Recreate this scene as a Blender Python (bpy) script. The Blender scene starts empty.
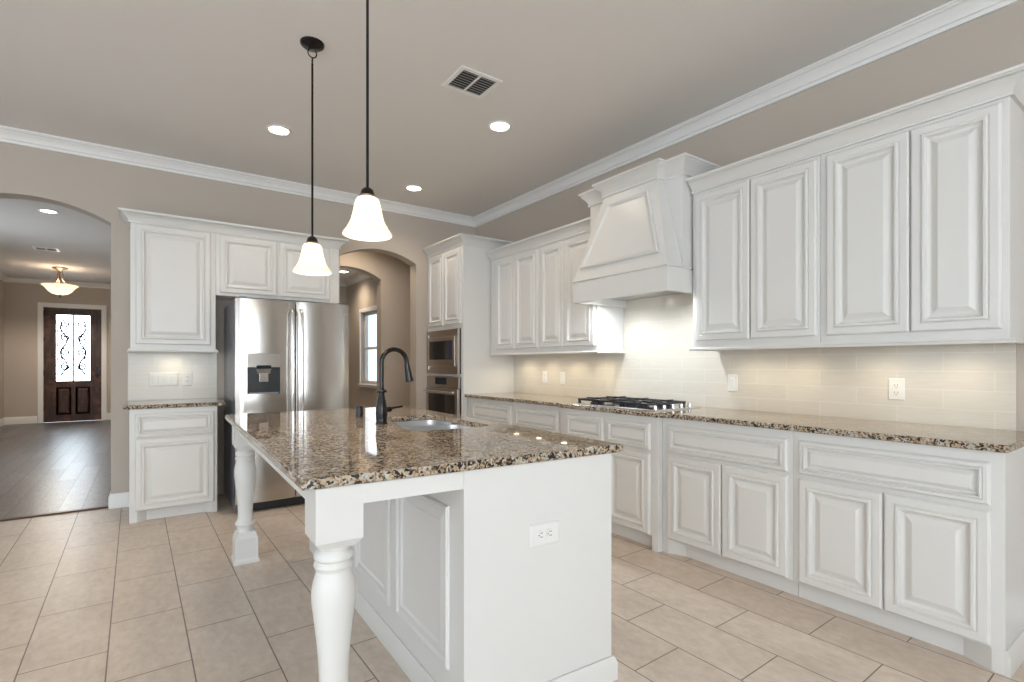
import bpy, bmesh, math, random
from mathutils import Vector, Matrix

PI = math.pi
S = bpy.context.scene
COL = S.collection
random.seed(4)

# ------------------------------------------------------------------ camera, world, exposure, daylight
cam_d = bpy.data.cameras.new('camera')
cam = bpy.data.objects.new('camera', cam_d)
COL.objects.link(cam)
cam.location = (-3.381, -5.545, 1.232)
cam.rotation_euler = (PI / 2, 0, math.radians(-35.4))
cam_d.sensor_width = 36.0
cam_d.lens = 18.02
cam_d.shift_y = 0.02256
cam_d.clip_start = 0.05
S.camera = cam

S.view_settings.view_transform = 'Standard'
S.view_settings.look = 'None'
S.view_settings.gamma = 1.0
S.view_settings.exposure = 0.17
try:
    S.view_settings.use_curve_mapping = False
except Exception:
    pass

world = bpy.data.worlds.new('sky')
S.world = world
world.use_nodes = True
wn = world.node_tree.nodes
bg = wn['Background']
bg.inputs['Color'].default_value = (0.80, 0.90, 1.0, 1)
bg.inputs['Strength'].default_value = 1.5


def area_light(name, loc, rot, sx, sy, power, col, spread=180):
    d = bpy.data.lights.new(name, 'AREA')
    d.shape = 'RECTANGLE'
    d.size, d.size_y = sx, sy
    d.energy = power
    d.color = col
    d.spread = math.radians(spread)
    o = bpy.data.objects.new(name, d)
    COL.objects.link(o)
    o.location = loc
    o.rotation_euler = rot
    return o


DAY = (0.87, 0.945, 1.0)
WARM = (1.0, 0.80, 0.58)
# daylight through the living room windows behind the camera (one per pane opening built below)
REAR_WIN = [(-7.5, -6.0), (-5.5, -4.0), (-3.6, -2.1)]
LEFT_WIN = [(-8.2, -6.5), (-5.9, -4.2), (-3.4, -1.7)]
for a, b in REAR_WIN:
    area_light('window_daylight', ((a + b) / 2, -9.86, 1.45), (math.radians(112), 0, 0), b - a - .1, 2.0, 78, DAY)
for a, b in LEFT_WIN:
    area_light('window_daylight', (-7.86, (a + b) / 2, 1.45), (math.radians(112), 0, -PI / 2), b - a - .1, 2.0, 24, DAY)
# daylight of an added, unseen window that brightens the hall, and of the glass in the front door
area_light('window_daylight', (-5.70, 3.2, 1.5), (PI / 2, 0, -PI / 2), 2.0, 1.9, 30, DAY)
area_light('door_daylight', (-4.687, 9.05, 1.58), (-PI / 2, 0, 0), .60, 1.45, 22, (.82, .92, 1.0))
area_light('window_daylight', (-.555, 2.07, 1.48), (PI / 2, 0, PI / 2), .8, 1.0, 2.6, DAY)


# ------------------------------------------------------------------ materials
def mat(name, col, rough=0.5, metal=0.0, spec=0.5, emit=None, es=0.0, trans=0.0, coat=0.0, ior=1.45):
    m = bpy.data.materials.new(name)
    m.use_nodes = True
    b = m.node_tree.nodes['Principled BSDF']
    b.inputs['Base Color'].default_value = (*col, 1)
    b.inputs['Roughness'].default_value = rough
    b.inputs['Metallic'].default_value = metal
    b.inputs['Specular IOR Level'].default_value = spec
    b.inputs['IOR'].default_value = ior
    b.inputs['Transmission Weight'].default_value = trans
    b.inputs['Coat Weight'].default_value = coat
    if emit:
        b.inputs['Emission Color'].default_value = (*emit, 1)
        b.inputs['Emission Strength'].default_value = es
    return m


def nd(m, kind, **kw):
    n = m.node_tree.nodes.new(kind)
    for k, v in kw.items():
        setattr(n, k, v)
    return n


def lk(m, a, b):
    m.node_tree.links.new(a, b)


def bsdf(m):
    return m.node_tree.nodes['Principled BSDF']


def add_bump(m, height_socket, strength, dist):
    b = nd(m, 'ShaderNodeBump')
    b.inputs['Strength'].default_value = strength
    b.inputs['Distance'].default_value = dist
    lk(m, height_socket, b.inputs['Height'])
    lk(m, b.outputs['Normal'], bsdf(m).inputs['Normal'])


def texco(m, scale=(1, 1, 1), rot=(0, 0, 0), loc=(0, 0, 0), out='Object'):
    t = nd(m, 'ShaderNodeTexCoord')
    p = nd(m, 'ShaderNodeMapping')
    p.inputs['Scale'].default_value = scale
    p.inputs['Rotation'].default_value = rot
    p.inputs['Location'].default_value = loc
    lk(m, t.outputs[out], p.inputs['Vector'])
    return p.outputs['Vector']


def noise(m, vec, scale, detail=4, rough=.5):
    n = nd(m, 'ShaderNodeTexNoise')
    n.inputs['Scale'].default_value = scale
    n.inputs['Detail'].default_value = detail
    n.inputs['Roughness'].default_value = rough
    lk(m, vec, n.inputs['Vector'])
    return n.outputs['Fac']


def ramp(m, fac, stops, interp='LINEAR'):
    r = nd(m, 'ShaderNodeValToRGB')
    r.color_ramp.interpolation = interp
    e = r.color_ramp.elements
    while len(e) > 1:
        e.remove(e[-1])
    e[0].position, e[0].color = stops[0][0], (*stops[0][1], 1)
    for p, c in stops[1:]:
        x = e.new(p)
        x.color = (*c, 1)
    lk(m, fac, r.inputs['Fac'])
    return r.outputs['Color']


def mixc(m, fac, a, b, blend='MIX'):
    n = nd(m, 'ShaderNodeMix', data_type='RGBA', blend_type=blend)
    for sock, v in ((n.inputs[0], fac), (n.inputs[6], a), (n.inputs[7], b)):
        if hasattr(v, 'is_output'):
            lk(m, v, sock)
        elif isinstance(v, tuple):
            sock.default_value = (*v, 1)
        else:
            sock.default_value = v
    return n.outputs[2]


def plaster(name, col, scale=90, strength=.12):
    m = mat(name, col, rough=.85, spec=.25)
    v = texco(m)
    add_bump(m, noise(m, v, scale, 3, .6), strength, .004)
    return m


M = {}
M['wall'] = plaster('wall_paint', (0.495, 0.438, 0.378))
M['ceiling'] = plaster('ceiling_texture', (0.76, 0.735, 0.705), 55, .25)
M['ceiling_hall'] = plaster('ceiling_texture_dimmed', (0.56, 0.53, 0.50), 55, .25)  # same ceiling paint in a darker copy, standing in for dimmer hall light
M['white'] = mat('cabinet_paint', (0.705, 0.694, 0.668), rough=.30, spec=.45)
M['trim'] = mat('trim_paint', (0.80, 0.79, 0.77), rough=.4, spec=.4)
M['plate'] = mat('outlet_plastic', (0.77, 0.76, 0.735), rough=.35)
M['slot'] = mat('dark_slot', (0.06, 0.055, 0.05), rough=.6)
M['black'] = mat('black_plastic', (0.012, 0.013, 0.016), rough=.35)
M['iron'] = mat('cast_iron', (0.018, 0.019, 0.024), rough=.38)
M['bronze'] = mat('oil_rubbed_bronze', (0.014, 0.012, 0.012), rough=.22, metal=.35)
M['bronze_light'] = mat('brushed_bronze', (0.20, 0.14, 0.10), rough=.35, metal=.8)
M['chrome'] = mat('chrome', (0.75, 0.75, 0.76), rough=.12, metal=1)
M['sink'] = mat('sink_steel', (0.66, 0.67, 0.68), rough=.32, metal=1)
M['greyside'] = mat('fridge_side_enamel', (0.22, 0.228, 0.25), rough=.32, metal=.3)
M['darkglass'] = mat('oven_glass', (0.012, 0.011, 0.011), rough=.06, spec=.8)
M['display'] = mat('control_display', (0.015, 0.02, 0.035), rough=.12)
M['darkvent'] = mat('vent_cavity', (0.05, 0.047, 0.045), rough=.8)
M['threshold'] = mat('threshold_wood', (0.10, 0.045, 0.03), rough=.4)
M['shade'] = mat('frosted_shade', (0.95, 0.92, 0.86), rough=.4, emit=(1.0, .90, .74), es=.62)
_s = M['shade']
_b = bsdf(_s)
_b.inputs['Emission Strength'].default_value = .22
_tr = nd(_s, 'ShaderNodeBsdfTranslucent'); _tr.inputs['Color'].default_value = (1.0, .93, .80, 1)
_mx = nd(_s, 'ShaderNodeMixShader'); _mx.inputs[0].default_value = .5
lk(_s, _b.outputs['BSDF'], _mx.inputs[1]); lk(_s, _tr.outputs['BSDF'], _mx.inputs[2])
lk(_s, _mx.outputs['Shader'], _s.node_tree.nodes['Material Output'].inputs['Surface'])
M['bulb'] = mat('lit_lens', (1, 1, 1), emit=(1.0, .90, .76), es=14)
M['bulb_cool'] = mat('lit_lens_cool', (1, 1, 1), emit=(.95, .97, 1.0), es=14)
M['led'] = mat('lit_strip', (1, 1, 1), emit=(1.0, .86, .62), es=8)
M['outside'] = mat('window_glass', (0.92, 0.96, 1.0), rough=.0, trans=1.0, ior=1.05)
M['frost'] = mat('frosted_door_glass', (0.95, 0.98, 1.0), rough=.25, trans=1.0, ior=1.1)

# brushed stainless steel, warm
def steel(name, col, rough, stretch):
    m = mat(name, col, rough=rough, metal=1)
    v = texco(m, scale=stretch)
    f = noise(m, v, 6, 3, .6)
    lk(m, ramp(m, f, [(0.3, (rough - .04,) * 3), (0.7, (rough + .04,) * 3)]), bsdf(m).inputs['Roughness'])
    return m
M['steel'] = steel('brushed_steel', (0.52, 0.492, 0.46), .20, (60, 1, 1.5))
M['steel_oven'] = steel('oven_steel', (0.50, 0.44, 0.39), .33, (60, 1, 1))

# speckled granite
g = M['granite'] = mat('granite', (.4, .3, .2), rough=.035, spec=.6)
gv = texco(g)
gn = nd(g, 'ShaderNodeTexNoise'); gn.inputs['Scale'].default_value = 45; gn.inputs['Detail'].default_value = 3
lk(g, gv, gn.inputs['Vector'])
gd = nd(g, 'ShaderNodeVectorMath', operation='MULTIPLY_ADD')
lk(g, gn.outputs['Color'], gd.inputs[0]); gd.inputs[1].default_value = (.02, .02, .02); lk(g, gv, gd.inputs[2])
vo = nd(g, 'ShaderNodeTexVoronoi'); vo.inputs['Scale'].default_value = 135
lk(g, gd.outputs['Vector'], vo.inputs['Vector'])
sep = nd(g, 'ShaderNodeSeparateColor'); lk(g, vo.outputs['Color'], sep.inputs['Color'])
big = noise(g, gv, 30, 3, .6)
ad = nd(g, 'ShaderNodeMath', operation='MULTIPLY_ADD'); lk(g, big, ad.inputs[0]); ad.inputs[1].default_value = 1.1; ad.inputs[2].default_value = -.55
su = nd(g, 'ShaderNodeMath', operation='ADD'); lk(g, sep.outputs['Red'], su.inputs[0]); lk(g, ad.outputs[0], su.inputs[1])
gc = ramp(g, su.outputs[0], [(0.0, (.020, .020, .021)), (.20, (.045, .040, .036)), (.27, (.18, .118, .070)), (.42, (.335, .24, .15)),
                             (.57, (.42, .32, .215)), (.72, (.48, .41, .315)), (.86, (.40, .40, .385)), (1.0, (.54, .52, .475))], 'CONSTANT')
lk(g, gc, bsdf(g).inputs['Base Color'])

# stone floor tile, running bond along Y
t = M['tile'] = mat('floor_tile', (.5, .4, .3), rough=.32, spec=.45)
tv = texco(t, rot=(0, 0, PI / 2 - math.radians(.95)), loc=(0.175, 0.145, 0))
br = nd(t, 'ShaderNodeTexBrick')
br.offset, br.offset_frequency, br.squash = .5, 2, 1
for k, v in (('Scale', 1.0), ('Mortar Size', .0028), ('Mortar Smooth', .1), ('Bias', 0.0), ('Brick Width', .573), ('Row Height', .285)):
    br.inputs[k].default_value = v
br.inputs['Color1'].default_value = (.50, .50, .50, 1)
br.inputs['Color2'].default_value = (.62, .62, .62, 1)
br.inputs['Mortar'].default_value = (.25, .25, .25, 1)
lk(t, tv, br.inputs['Vector'])
TILE_MAP = tv.node
v2 = texco(t, scale=(1, .55, 1))
cl = noise(t, v2, 4.5, 6, .58)
base = ramp(t, cl, [(.28, (.51, .405, .325)), (.5, (.64, .525, .430)), (.72, (.74, .63, .53))])
fine = noise(t, v2, 26, 6, .68)
base = mixc(t, .5, base, ramp(t, fine, [(.3, (.48, .39, .31)), (.7, (.78, .67, .57))]))
base = mixc(t, .25, base, br.outputs['Color'], 'OVERLAY')
full = mixc(t, br.outputs['Fac'], base, (.20, .160, .125))
lk(t, full, bsdf(t).inputs['Base Color'])
lk(t, ramp(t, cl, [(.2, (.30,) * 3), (.8, (.40,) * 3)]), bsdf(t).inputs['Roughness'])
inv = nd(t, 'ShaderNodeMath', operation='SUBTRACT'); inv.inputs[0].default_value = 1; lk(t, br.outputs['Fac'], inv.inputs[1])
add_bump(t, inv.outputs[0], .35, .003)

# backsplash tile
def splash(name, rot):
    m = mat(name, (.75, .72, .66), rough=.18, spec=.5)
    v = texco(m, rot=rot, loc=(.13, .060, 0))
    b = nd(m, 'ShaderNodeTexBrick')
    b.offset = .5
    for k, val in (('Scale', 1.0), ('Mortar Size', .0022), ('Mortar Smooth', .2), ('Bias', 0.0), ('Brick Width', .40), ('Row Height', .0965)):
        b.inputs[k].default_value = val
    b.inputs['Color1'].default_value = (.60, .555, .485, 1)
    b.inputs['Color2'].default_value = (.64, .60, .53, 1)
    b.inputs['Mortar'].default_value = (.70, .67, .60, 1)
    lk(m, v, b.inputs['Vector'])
    st = texco(m, scale=(3, 3, 30))
    n = noise(m, st, 3, 5, .6)
    c = mixc(m, .22, b.outputs['Color'], ramp(m, n, [(.3, (.52, .475, .405)), (.7, (.70, .665, .60))]))
    lk(m, c, bsdf(m).inputs['Base Color'])
    i = nd(m, 'ShaderNodeMath', operation='SUBTRACT'); i.inputs[0].default_value = 1; lk(m, b.outputs['Fac'], i.inputs[1])
    add_bump(m, i.outputs[0], .25, .002)
    return m
M['splash_right'] = splash('backsplash_tile', (0, PI / 2, PI / 2))
M['splash_back'] = splash('backsplash_tile_back', (PI / 2, 0, 0))

# dark plank floor in the hall, boards along Y
w = M['wood'] = mat('plank_floor', (.12, .1, .09), rough=.30, spec=.8, coat=0)
wv = texco(w, rot=(0, 0, PI / 2))
wb = nd(w, 'ShaderNodeTexBrick'); wb.offset = .37; wb.offset_frequency = 2
for k, v in (('Scale', 1.0), ('Mortar Size', .006), ('Bias', 0.0), ('Brick Width', 1.2), ('Row Height', .16)):
    wb.inputs[k].default_value = v
wb.inputs['Color1'].default_value = (.060, .056, .058, 1)
wb.inputs['Color2'].default_value = (.190, .178, .176, 1)
wb.inputs['Mortar'].default_value = (.02, .017, .015, 1)
lk(w, wv, wb.inputs['Vector'])
wg = noise(w, texco(w, scale=(14, 1.2, 1)), 6, 6, .65)
lk(w, mixc(w, .40, wb.outputs['Color'], ramp(w, wg, [(.3, (.05, .042, .04)), (.7, (.22, .19, .175))])), bsdf(w).inputs['Base Color'])
lk(w, ramp(w, wg, [(.3, (.36,) * 3), (.7, (.30,) * 3)]), bsdf(w).inputs['Roughness'])
wi = nd(w, 'ShaderNodeMath', operation='SUBTRACT'); wi.inputs[0].default_value = 1; lk(w, wb.outputs['Fac'], wi.inputs[1])
add_bump(w, wi.outputs[0], .15, .002)

# knotty dark wood of the front door
dw = M['doorwood'] = mat('door_wood', (.06, .03, .02), rough=.42)
dg = noise(dw, texco(dw, scale=(9, 9, .8)), 5, 6, .65)
dk = noise(dw, texco(dw), 5, 2, .5)
dc = ramp(dw, dg, [(.3, (.022, .011, .009)), (.55, (.060, .028, .020)), (.75, (.115, .058, .040))])
lk(dw, mixc(dw, ramp(dw, dk, [(.55, (0, 0, 0)), (.72, (1, 1, 1))]), dc, (.14, .060, .035)), bsdf(dw).inputs['Base Color'])


# ------------------------------------------------------------------ mesh helpers
class MB:
    def __init__(s):
        s.b = bmesh.new()

    def vs(s, pts):
        return [s.b.verts.new(p) for p in pts]

    def face(s, v):
        try:
            return s.b.faces.new(v)
        except ValueError:
            return None

    def box(s, x0, x1, y0, y1, z0, z1):
        v = s.vs([(x, y, z) for z in (z0, z1) for y in (y0, y1) for x in (x0, x1)])
        for f in ((0, 2, 3, 1), (4, 5, 7, 6), (0, 1, 5, 4), (2, 6, 7, 3), (0, 4, 6, 2), (1, 3, 7, 5)):
            s.face([v[i] for i in f])
        return s

    def hull(s, bot, top):
        """a closed solid between two polygons with the same number of points"""
        a, b = s.vs(bot), s.vs(top)
        n = len(a)
        s.face(a[::-1]); s.face(b)
        for i in range(n):
            j = (i + 1) % n
            s.face([a[i], a[j], b[j], b[i]])
        return s

    def prism(s, poly, axis, a, b):
        def p(u, v, w):
            return {'X': (w, u, v), 'Y': (u, w, v), 'Z': (u, v, w)}[axis]
        return s.hull([p(u, v, a) for u, v in poly], [p(u, v, b) for u, v in poly])

    def lathe(s, prof, c=(0, 0, 0), n=32, axis='Z', cap=True):
        rings = []
        for r, h in prof:
            ring = []
            for k in range(n):
                a = 2 * PI * k / n
                u, v = r * math.cos(a), r * math.sin(a)
                q = {'Z': (u, v, h), 'X': (h, u, v), 'Y': (u, h, v)}[axis]
                ring.append((c[0] + q[0], c[1] + q[1], c[2] + q[2]))
            rings.append(s.vs(ring))
        for a, b in zip(rings, rings[1:]):
            for k in range(n):
                j = (k + 1) % n
                s.face([a[k], a[j], b[j], b[k]])
        if cap:
            s.face(rings[0][::-1]); s.face(rings[-1])
        return s

    def tube(s, pts, r, n=10, closed=False):
        P = [Vector(p) for p in pts]
        rad = r if isinstance(r, (list, tuple)) else [r] * len(P)
        rings = []
        N = len(P)
        up = None
        for i, p in enumerate(P):
            if closed:
                d = P[(i + 1) % N] - P[i - 1]
            else:
                d = P[min(i + 1, N - 1)] - P[max(i - 1, 0)]
            d.normalize()
            if up is None:
                up = Vector((0, 0, 1)) if abs(d.z) < .9 else Vector((1, 0, 0))
            sx = d.cross(up)
            if sx.length < 1e-5:
                sx = d.orthogonal()
            sx.normalize()
            up = sx.cross(d).normalized()
            rings.append(s.vs([p + (sx * math.cos(2 * PI * k / n) + up * math.sin(2 * PI * k / n)) * rad[i] for k in range(n)]))
        pairs = list(zip(rings, rings[1:]))
        if closed:
            pairs.append((rings[-1], rings[0]))
        for a, b in pairs:
            for k in range(n):
                j = (k + 1) % n
                s.face([a[k], a[j], b[j], b[k]])
        if not closed:
            s.face(rings[0][::-1]); s.face(rings[-1])
        return s

    def panel(s, o, u, v, n, w, h, prof, quad=None):
        """nested rectangles (inset, height): a moulded door or drawer front standing on plane o+u+v, facing n"""
        o, u, v, n = Vector(o), Vector(u), Vector(v), Vector(n)
        prev = None
        for ins, ht in prof:
            if quad:
                pts = inset_quad(quad, ins)
            else:
                pts = [(ins, ins), (w - ins, ins), (w - ins, h - ins), (ins, h - ins)]
            ring = s.vs([o + u * a + v * b + n * ht for a, b in pts])
            if prev:
                for k in range(4):
                    j = (k + 1) % 4
                    s.face([prev[k], prev[j], ring[j], ring[k]])
            else:
                s.face(ring[::-1])
            prev = ring
        s.face(prev)
        return s

    def sweep(s, path, prof, closed=False):
        """profile (out, z) carried along a plan path, out = to the right of travel, mitred"""
        P = [Vector((x, y)) for x, y in path]
        N = len(P)
        st = []
        for i in range(N):
            ds = []
            if i > 0 or closed:
                ds.append((P[i] - P[i - 1]).normalized())
            if i < N - 1 or closed:
                ds.append((P[(i + 1) % N] - P[i]).normalized())
            rs = [Vector((d.y, -d.x)) for d in ds]
            if len(rs) == 2:
                m = rs[0] + rs[1]
                m = m / max(m.dot(rs[0]), 1e-4)
            else:
                m = rs[0]
            st.append(s.vs([(P[i].x + m.x * o, P[i].y + m.y * o, z) for o, z in prof]))
        K = len(prof)
        pr = list(zip(st, st[1:]))
        if closed:
            pr.append((st[-1], st[0]))
        for a, b in pr:
            for k in range(K):
                j = (k + 1) % K
                s.face([a[k], a[j], b[j], b[k]])
        if not closed:
            s.face(st[0][::-1]); s.face(st[-1])
        return s

    def build(s, name, m, parent=None, smooth=False, bevel=0, angle=35):
        bmesh.ops.recalc_face_normals(s.b, faces=s.b.faces)
        me = bpy.data.meshes.new(name)
        s.b.to_mesh(me)
        s.b.free()
        o = bpy.data.objects.new(name, me)
        COL.objects.link(o)
        me.materials.append(M[m] if isinstance(m, str) else m)
        if parent:
            o.parent = parent
        if bevel:
            mod = o.modifiers.new('edge', 'BEVEL')
            mod.width = bevel
            mod.segments = 2
            mod.limit_method = 'ANGLE'
            mod.angle_limit = math.radians(40)
            mod.harden_normals = False
        if smooth:
            for p in me.polygons:
                p.use_smooth = True
            mod = o.modifiers.new('es', 'EDGE_SPLIT')
            mod.split_angle = math.radians(angle)
        return o


def inset_quad(q, d):
    P = [Vector(p) for p in q]
    cx = sum((p for p in P), Vector((0, 0))) / 4
    L = []
    for i in range(4):
        a, b = P[i], P[(i + 1) % 4]
        e = (b - a).normalized()
        nn = Vector((-e.y, e.x))
        if nn.dot(cx - a) < 0:
            nn = -nn
        L.append((a + nn * d, e))
    out = []
    for i in range(4):
        (a, e), (b, f) = L[i - 1], L[i]
        den = e.x * f.y - e.y * f.x
        tt = ((b.x - a.x) * f.y - (b.y - a.y) * f.x) / den
        out.append((a + e * tt)[:])
    return out


def tag(o, label, cat, group=None, kind=None):
    o['label'] = label
    o['category'] = cat
    if group:
        o['group'] = group
    if kind:
        o['kind'] = kind
    return o


def thing(name, label, cat, loc=(0, 0, 0), rz=0, group=None, kind=None):
    o = bpy.data.objects.new(name, None)
    COL.objects.link(o)
    o.location = loc
    o.rotation_euler = (0, 0, rz)
    o.empty_display_size = .1
    return tag(o, label, cat, group, kind)


def copy_tree(o, parent=None):
    c = o.copy()
    COL.objects.link(c)
    if parent:
        c.parent = parent
    for ch in list(o.children):
        copy_tree(ch, c)
    return c


def struct(o, label, cat):
    return tag(o, label, cat, None, 'structure')


def arc(cx, zs, hw, rise, n=18):
    """points of a segmental arch from its right springing to its left one"""
    R = (hw * hw + rise * rise) / (2 * rise)
    a0 = math.asin(hw / R)
    return [(cx + R * math.sin(a0 * (1 - 2 * k / n)), zs + rise - R + R * math.cos(a0 * (1 - 2 * k / n))) for k in range(n + 1)]


# ------------------------------------------------------------------ room shell
H = 3.06
XL, YR = -8.0, -10.0
struct(MB().box(XL, 0, YR, .05, -.08, 0).build('floor', 'tile'), 'beige stone tile floor laid in running bond across the kitchen', 'floor')
struct(MB().box(XL, .12, YR, 1.36, H, H + .1).build('ceiling', 'ceiling'), 'textured taupe kitchen ceiling with recessed lights', 'ceiling')
struct(MB().box(0, .12, YR, 1.36, -.08, H).build('wall_right', 'wall'), 'beige kitchen wall behind the hood and long run of cabinets', 'wall')

# back wall with the hall arch and the pantry arch
A1 = (-4.15, 2.436, .513, .139)
A2 = (-1.26, 2.400, .443, .120)
poly = [(XL, 0), (A1[0] - A1[2], 0)] + arc(*A1)[::-1] + [(A1[0] + A1[2], 0), (A2[0] - A2[2], 0)] + arc(*A2)[::-1] + [(A2[0] + A2[2], 0), (0, 0), (0, H), (XL, H)]
struct(MB().prism(poly, 'Y', 0, .167).build('wall_back', 'wall'), 'beige back wall with two arched openings beside the refrigerator', 'wall')


def window_wall(name, axis, pos, span, wins, label, z0=.35, z1=2.75):
    mb = MB()
    a = span[0]
    d = .14
    lo, hi = (pos - d, pos)
    def bx(u0, u1, za, zb):
        if axis == 'Y':
            mb.box(u0, u1, lo, hi, za, zb)
        else:
            mb.box(lo, hi, u0, u1, za, zb)
    for p, q in wins:
        bx(a, p, 0, H)
        bx(p, q, 0, z0); bx(p, q, z1, H)
        a = q
    bx(a, span[1], 0, H)
    return struct(mb.build(name, 'wall'), label, 'wall')


window_wall('wall_rear', 'Y', -9.9, (XL, .12), REAR_WIN, 'beige living room wall with three tall windows')
window_wall('wall_left', 'X', -7.9, (-9.9, 0), LEFT_WIN, 'beige living room side wall with three tall windows')
n_win = 2
for (wins, ax) in ((REAR_WIN, 'Y'), (LEFT_WIN, 'X')):
    for a, b in wins:
        pos = -9.97 if ax == 'Y' else -7.97
        fr = MB()
        def bx(u0, u1, z0, z1, t0=.03, t1=.03):
            if ax == 'Y':
                fr.box(u0, u1, pos - t0, pos + t1, z0, z1)
            else:
                fr.box(pos - t0, pos + t1, u0, u1, z0, z1)
        bx(a, a + .06, .35, 2.75); bx(b - .06, b, .35, 2.75); bx(a + .06, b - .06, .35, .41); bx(a + .06, b - .06, 2.69, 2.75)
        bx(a + .06, b - .06, 1.52, 1.58)
        wo = struct(fr.build('window_%d' % n_win, 'trim'), 'white framed %s window of the living room %s wall' % (('left', 'middle', 'right')[wins.index((a, b))], 'rear' if ax == 'Y' else 'side'), 'window')
        gl = MB()
        if ax == 'Y':
            gl.box(a + .06, b - .06, pos - .006, pos - .001, .41, 2.69)
        else:
            gl.box(pos - .006, pos - .001, a + .06, b - .06, .41, 2.69)
        gl.build('pane', 'outside', wo)
        n_win += 1

# crown moulding of the room
CROWN = [(0, H - .100), (.014, H - .100), (.016, H - .088), (.010, H - .086), (.012, H - .078), (.022, H - .074), (.026, H - .062), (.040, H - .042), (.056, H - .032),
         (.060, H - .026), (.056, H - .023), (.070, H - .019), (.074, H - .012), (.084, H - .012), (.086, H - .001), (0, H - .001)]
struct(MB().sweep([(XL + .1, 0), (0, 0), (0, -9.9)], CROWN).build('trim_1', 'trim', smooth=True), 'white crown molding around the kitchen ceiling', 'molding')
BASE = [(0, 0), (.016, 0), (.016, .095), (.010, .115), (.006, .125), (0, .125)]


def baseboard(name, path, label, hgt=.125):
    return struct(MB().sweep(path, [(o, z * hgt / .125) for o, z in BASE]).build(name, 'trim', smooth=True), label, 'baseboard')


baseboard('baseboard_back', [(-3.637, .167), (-3.637, 0), (-3.497, 0)], 'white baseboard on the short wall between the hall arch and cabinet')
baseboard('baseboard_pantry', [(-.817, 0), (-.67, 0)], 'white baseboard between the pantry arch and oven cabinet')
baseboard('baseboard_left', [(-7.9, 0), (-4.663, 0), (-4.663, .167)], 'white baseboard left of the hall arch')
baseboard('baseboard_right', [(0, -5.06), (0, -9.9)], 'white baseboard on the right wall past the cabinets')

# ------------------------------------------------------------------ entry hall behind the left arch
HY, HX0, HX1, HH = 8.9, -5.76, -3.40, 3.0
struct(MB().box(HX0 - .6, HX1, .05, HY, -.08, 0).build('floor_hall', 'wood'), 'dark grey wood plank floor of the entry hall', 'floor')
tag(MB().prism([(.035, 0), (.10, 0), (.092, .012), (.043, .012)], 'X', -4.663, -3.637).build('threshold_strip', 'threshold'),
    'dark reddish wood threshold strip between tile and plank floor', 'threshold')
struct(MB().box(HX0 - .12, HX1 + .12, .167, HY, HH, HH + .06).build('ceiling_hall', 'ceiling_hall'), 'ceiling of the entry hall, dimmer light put into its colour', 'ceiling')
mb = MB()
mb.box(HX0 - .12, HX0, .167, 2.15, 0, HH).box(HX0 - .12, HX0, 4.25, HY, 0, HH).box(HX0 - .12, HX0, 2.15, 4.25, 0, .5).box(HX0 - .12, HX0, 2.15, 4.25, 2.5, HH)
struct(mb.build('wall_hall_left', 'wall'), 'beige left wall of the entry hall', 'wall')
hw = thing('window_8', 'white framed window added to the hall side wall for light', 'window', (0, 0, 0), 0, None, 'structure')  # unseen window, added to bring more light into the hall
mb = MB()
for a, b, c, d in ((2.15, 2.21, .5, 2.5), (4.19, 4.25, .5, 2.5), (2.21, 4.19, .5, .56), (2.21, 4.19, 2.44, 2.5), (3.17, 3.23, .56, 2.44)):
    mb.box(HX0 - .09, HX0 - .03, a, b, c, d)
mb.build('frame', 'trim', hw)
MB().box(HX0 - .066, HX0 - .060, 2.21, 4.19, .56, 2.44).build('pane', 'outside', hw)
struct(MB().box(HX1, HX1 + .12, .167, HY, 0, HH).build('wall_hall_right', 'wall'), 'beige right wall of the entry hall', 'wall')
DX0, DX1, DZ = -5.163, -4.212, 2.435
mb = MB()
mb.box(HX0 - .12, DX0, HY, HY + .12, 0, HH).box(DX1, HX1 + .12, HY, HY + .12, 0, HH).box(DX0, DX1, HY, HY + .12, DZ, HH)
struct(mb.build('wall_hall_end', 'wall'), 'beige end wall of the hall around the front door', 'wall')
hc = [(o * .95, z - H + HH) for o, z in CROWN]
struct(MB().sweep([(HX0, .167), (HX0, HY), (HX1, HY), (HX1, .167)], hc).build('trim_2', 'trim', smooth=True), 'white crown molding around the hall ceiling', 'molding')
baseboard('baseboard_hall', [(HX0, .167), (HX0, HY), (DX0 - .095, HY)], 'white baseboard along the hall left wall', .15)
baseboard('baseboard_entry', [(DX1 + .095, HY), (HX1, HY), (HX1, .167)], 'white baseboard right of the front door', .15)

fd = thing('door_1', 'dark knotty wood front door with iron scrollwork over bright glass', 'door', (0, 0, 0), 0, None, 'structure')
GX0, GX1, GZ0, GZ1 = -4.966, -4.408, .872, 2.285
y0, y1 = HY + .02, HY + .065
mb = MB()
mb.box(DX0 + .004, GX0, y0, y1, .01, DZ - .005).box(GX1, DX1 - .004, y0, y1, .01, DZ - .005)
mb.box(GX0, GX1, y0, y1, GZ1, DZ - .005).box(GX0, GX1, y0, y1, .735, GZ0).box(GX0, GX1, y0, y1, .01, .15)
mb.box(-4.722, -4.652, y0, y1, .15, .735)
for a, b in ((GX0, -4.722), (-4.652, GX1)):
    mb.panel((a, y0 + .022, .15), (1, 0, 0), (0, 0, 1), (0, -1, 0), b - a, .585, [(0, 0), (.03, 0), (.055, .014), (.06, .014)])
mb.box(GX0 - .02, GX1 + .02, y0 + .034, y1 - .004, .012, GZ0 - .02)
mb.box(DX0, DX1, y1 - .004, y1, .0, GZ0 - .02)
mb.build('leaf', 'doorwood', fd)
MB().box(GX0, GX1, y0 + .02, y0 + .026, GZ0, GZ1).build('glass', 'frost', fd)
mb = MB()
gy = y0 + .008
gx = (GX0 + GX1) / 2
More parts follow.
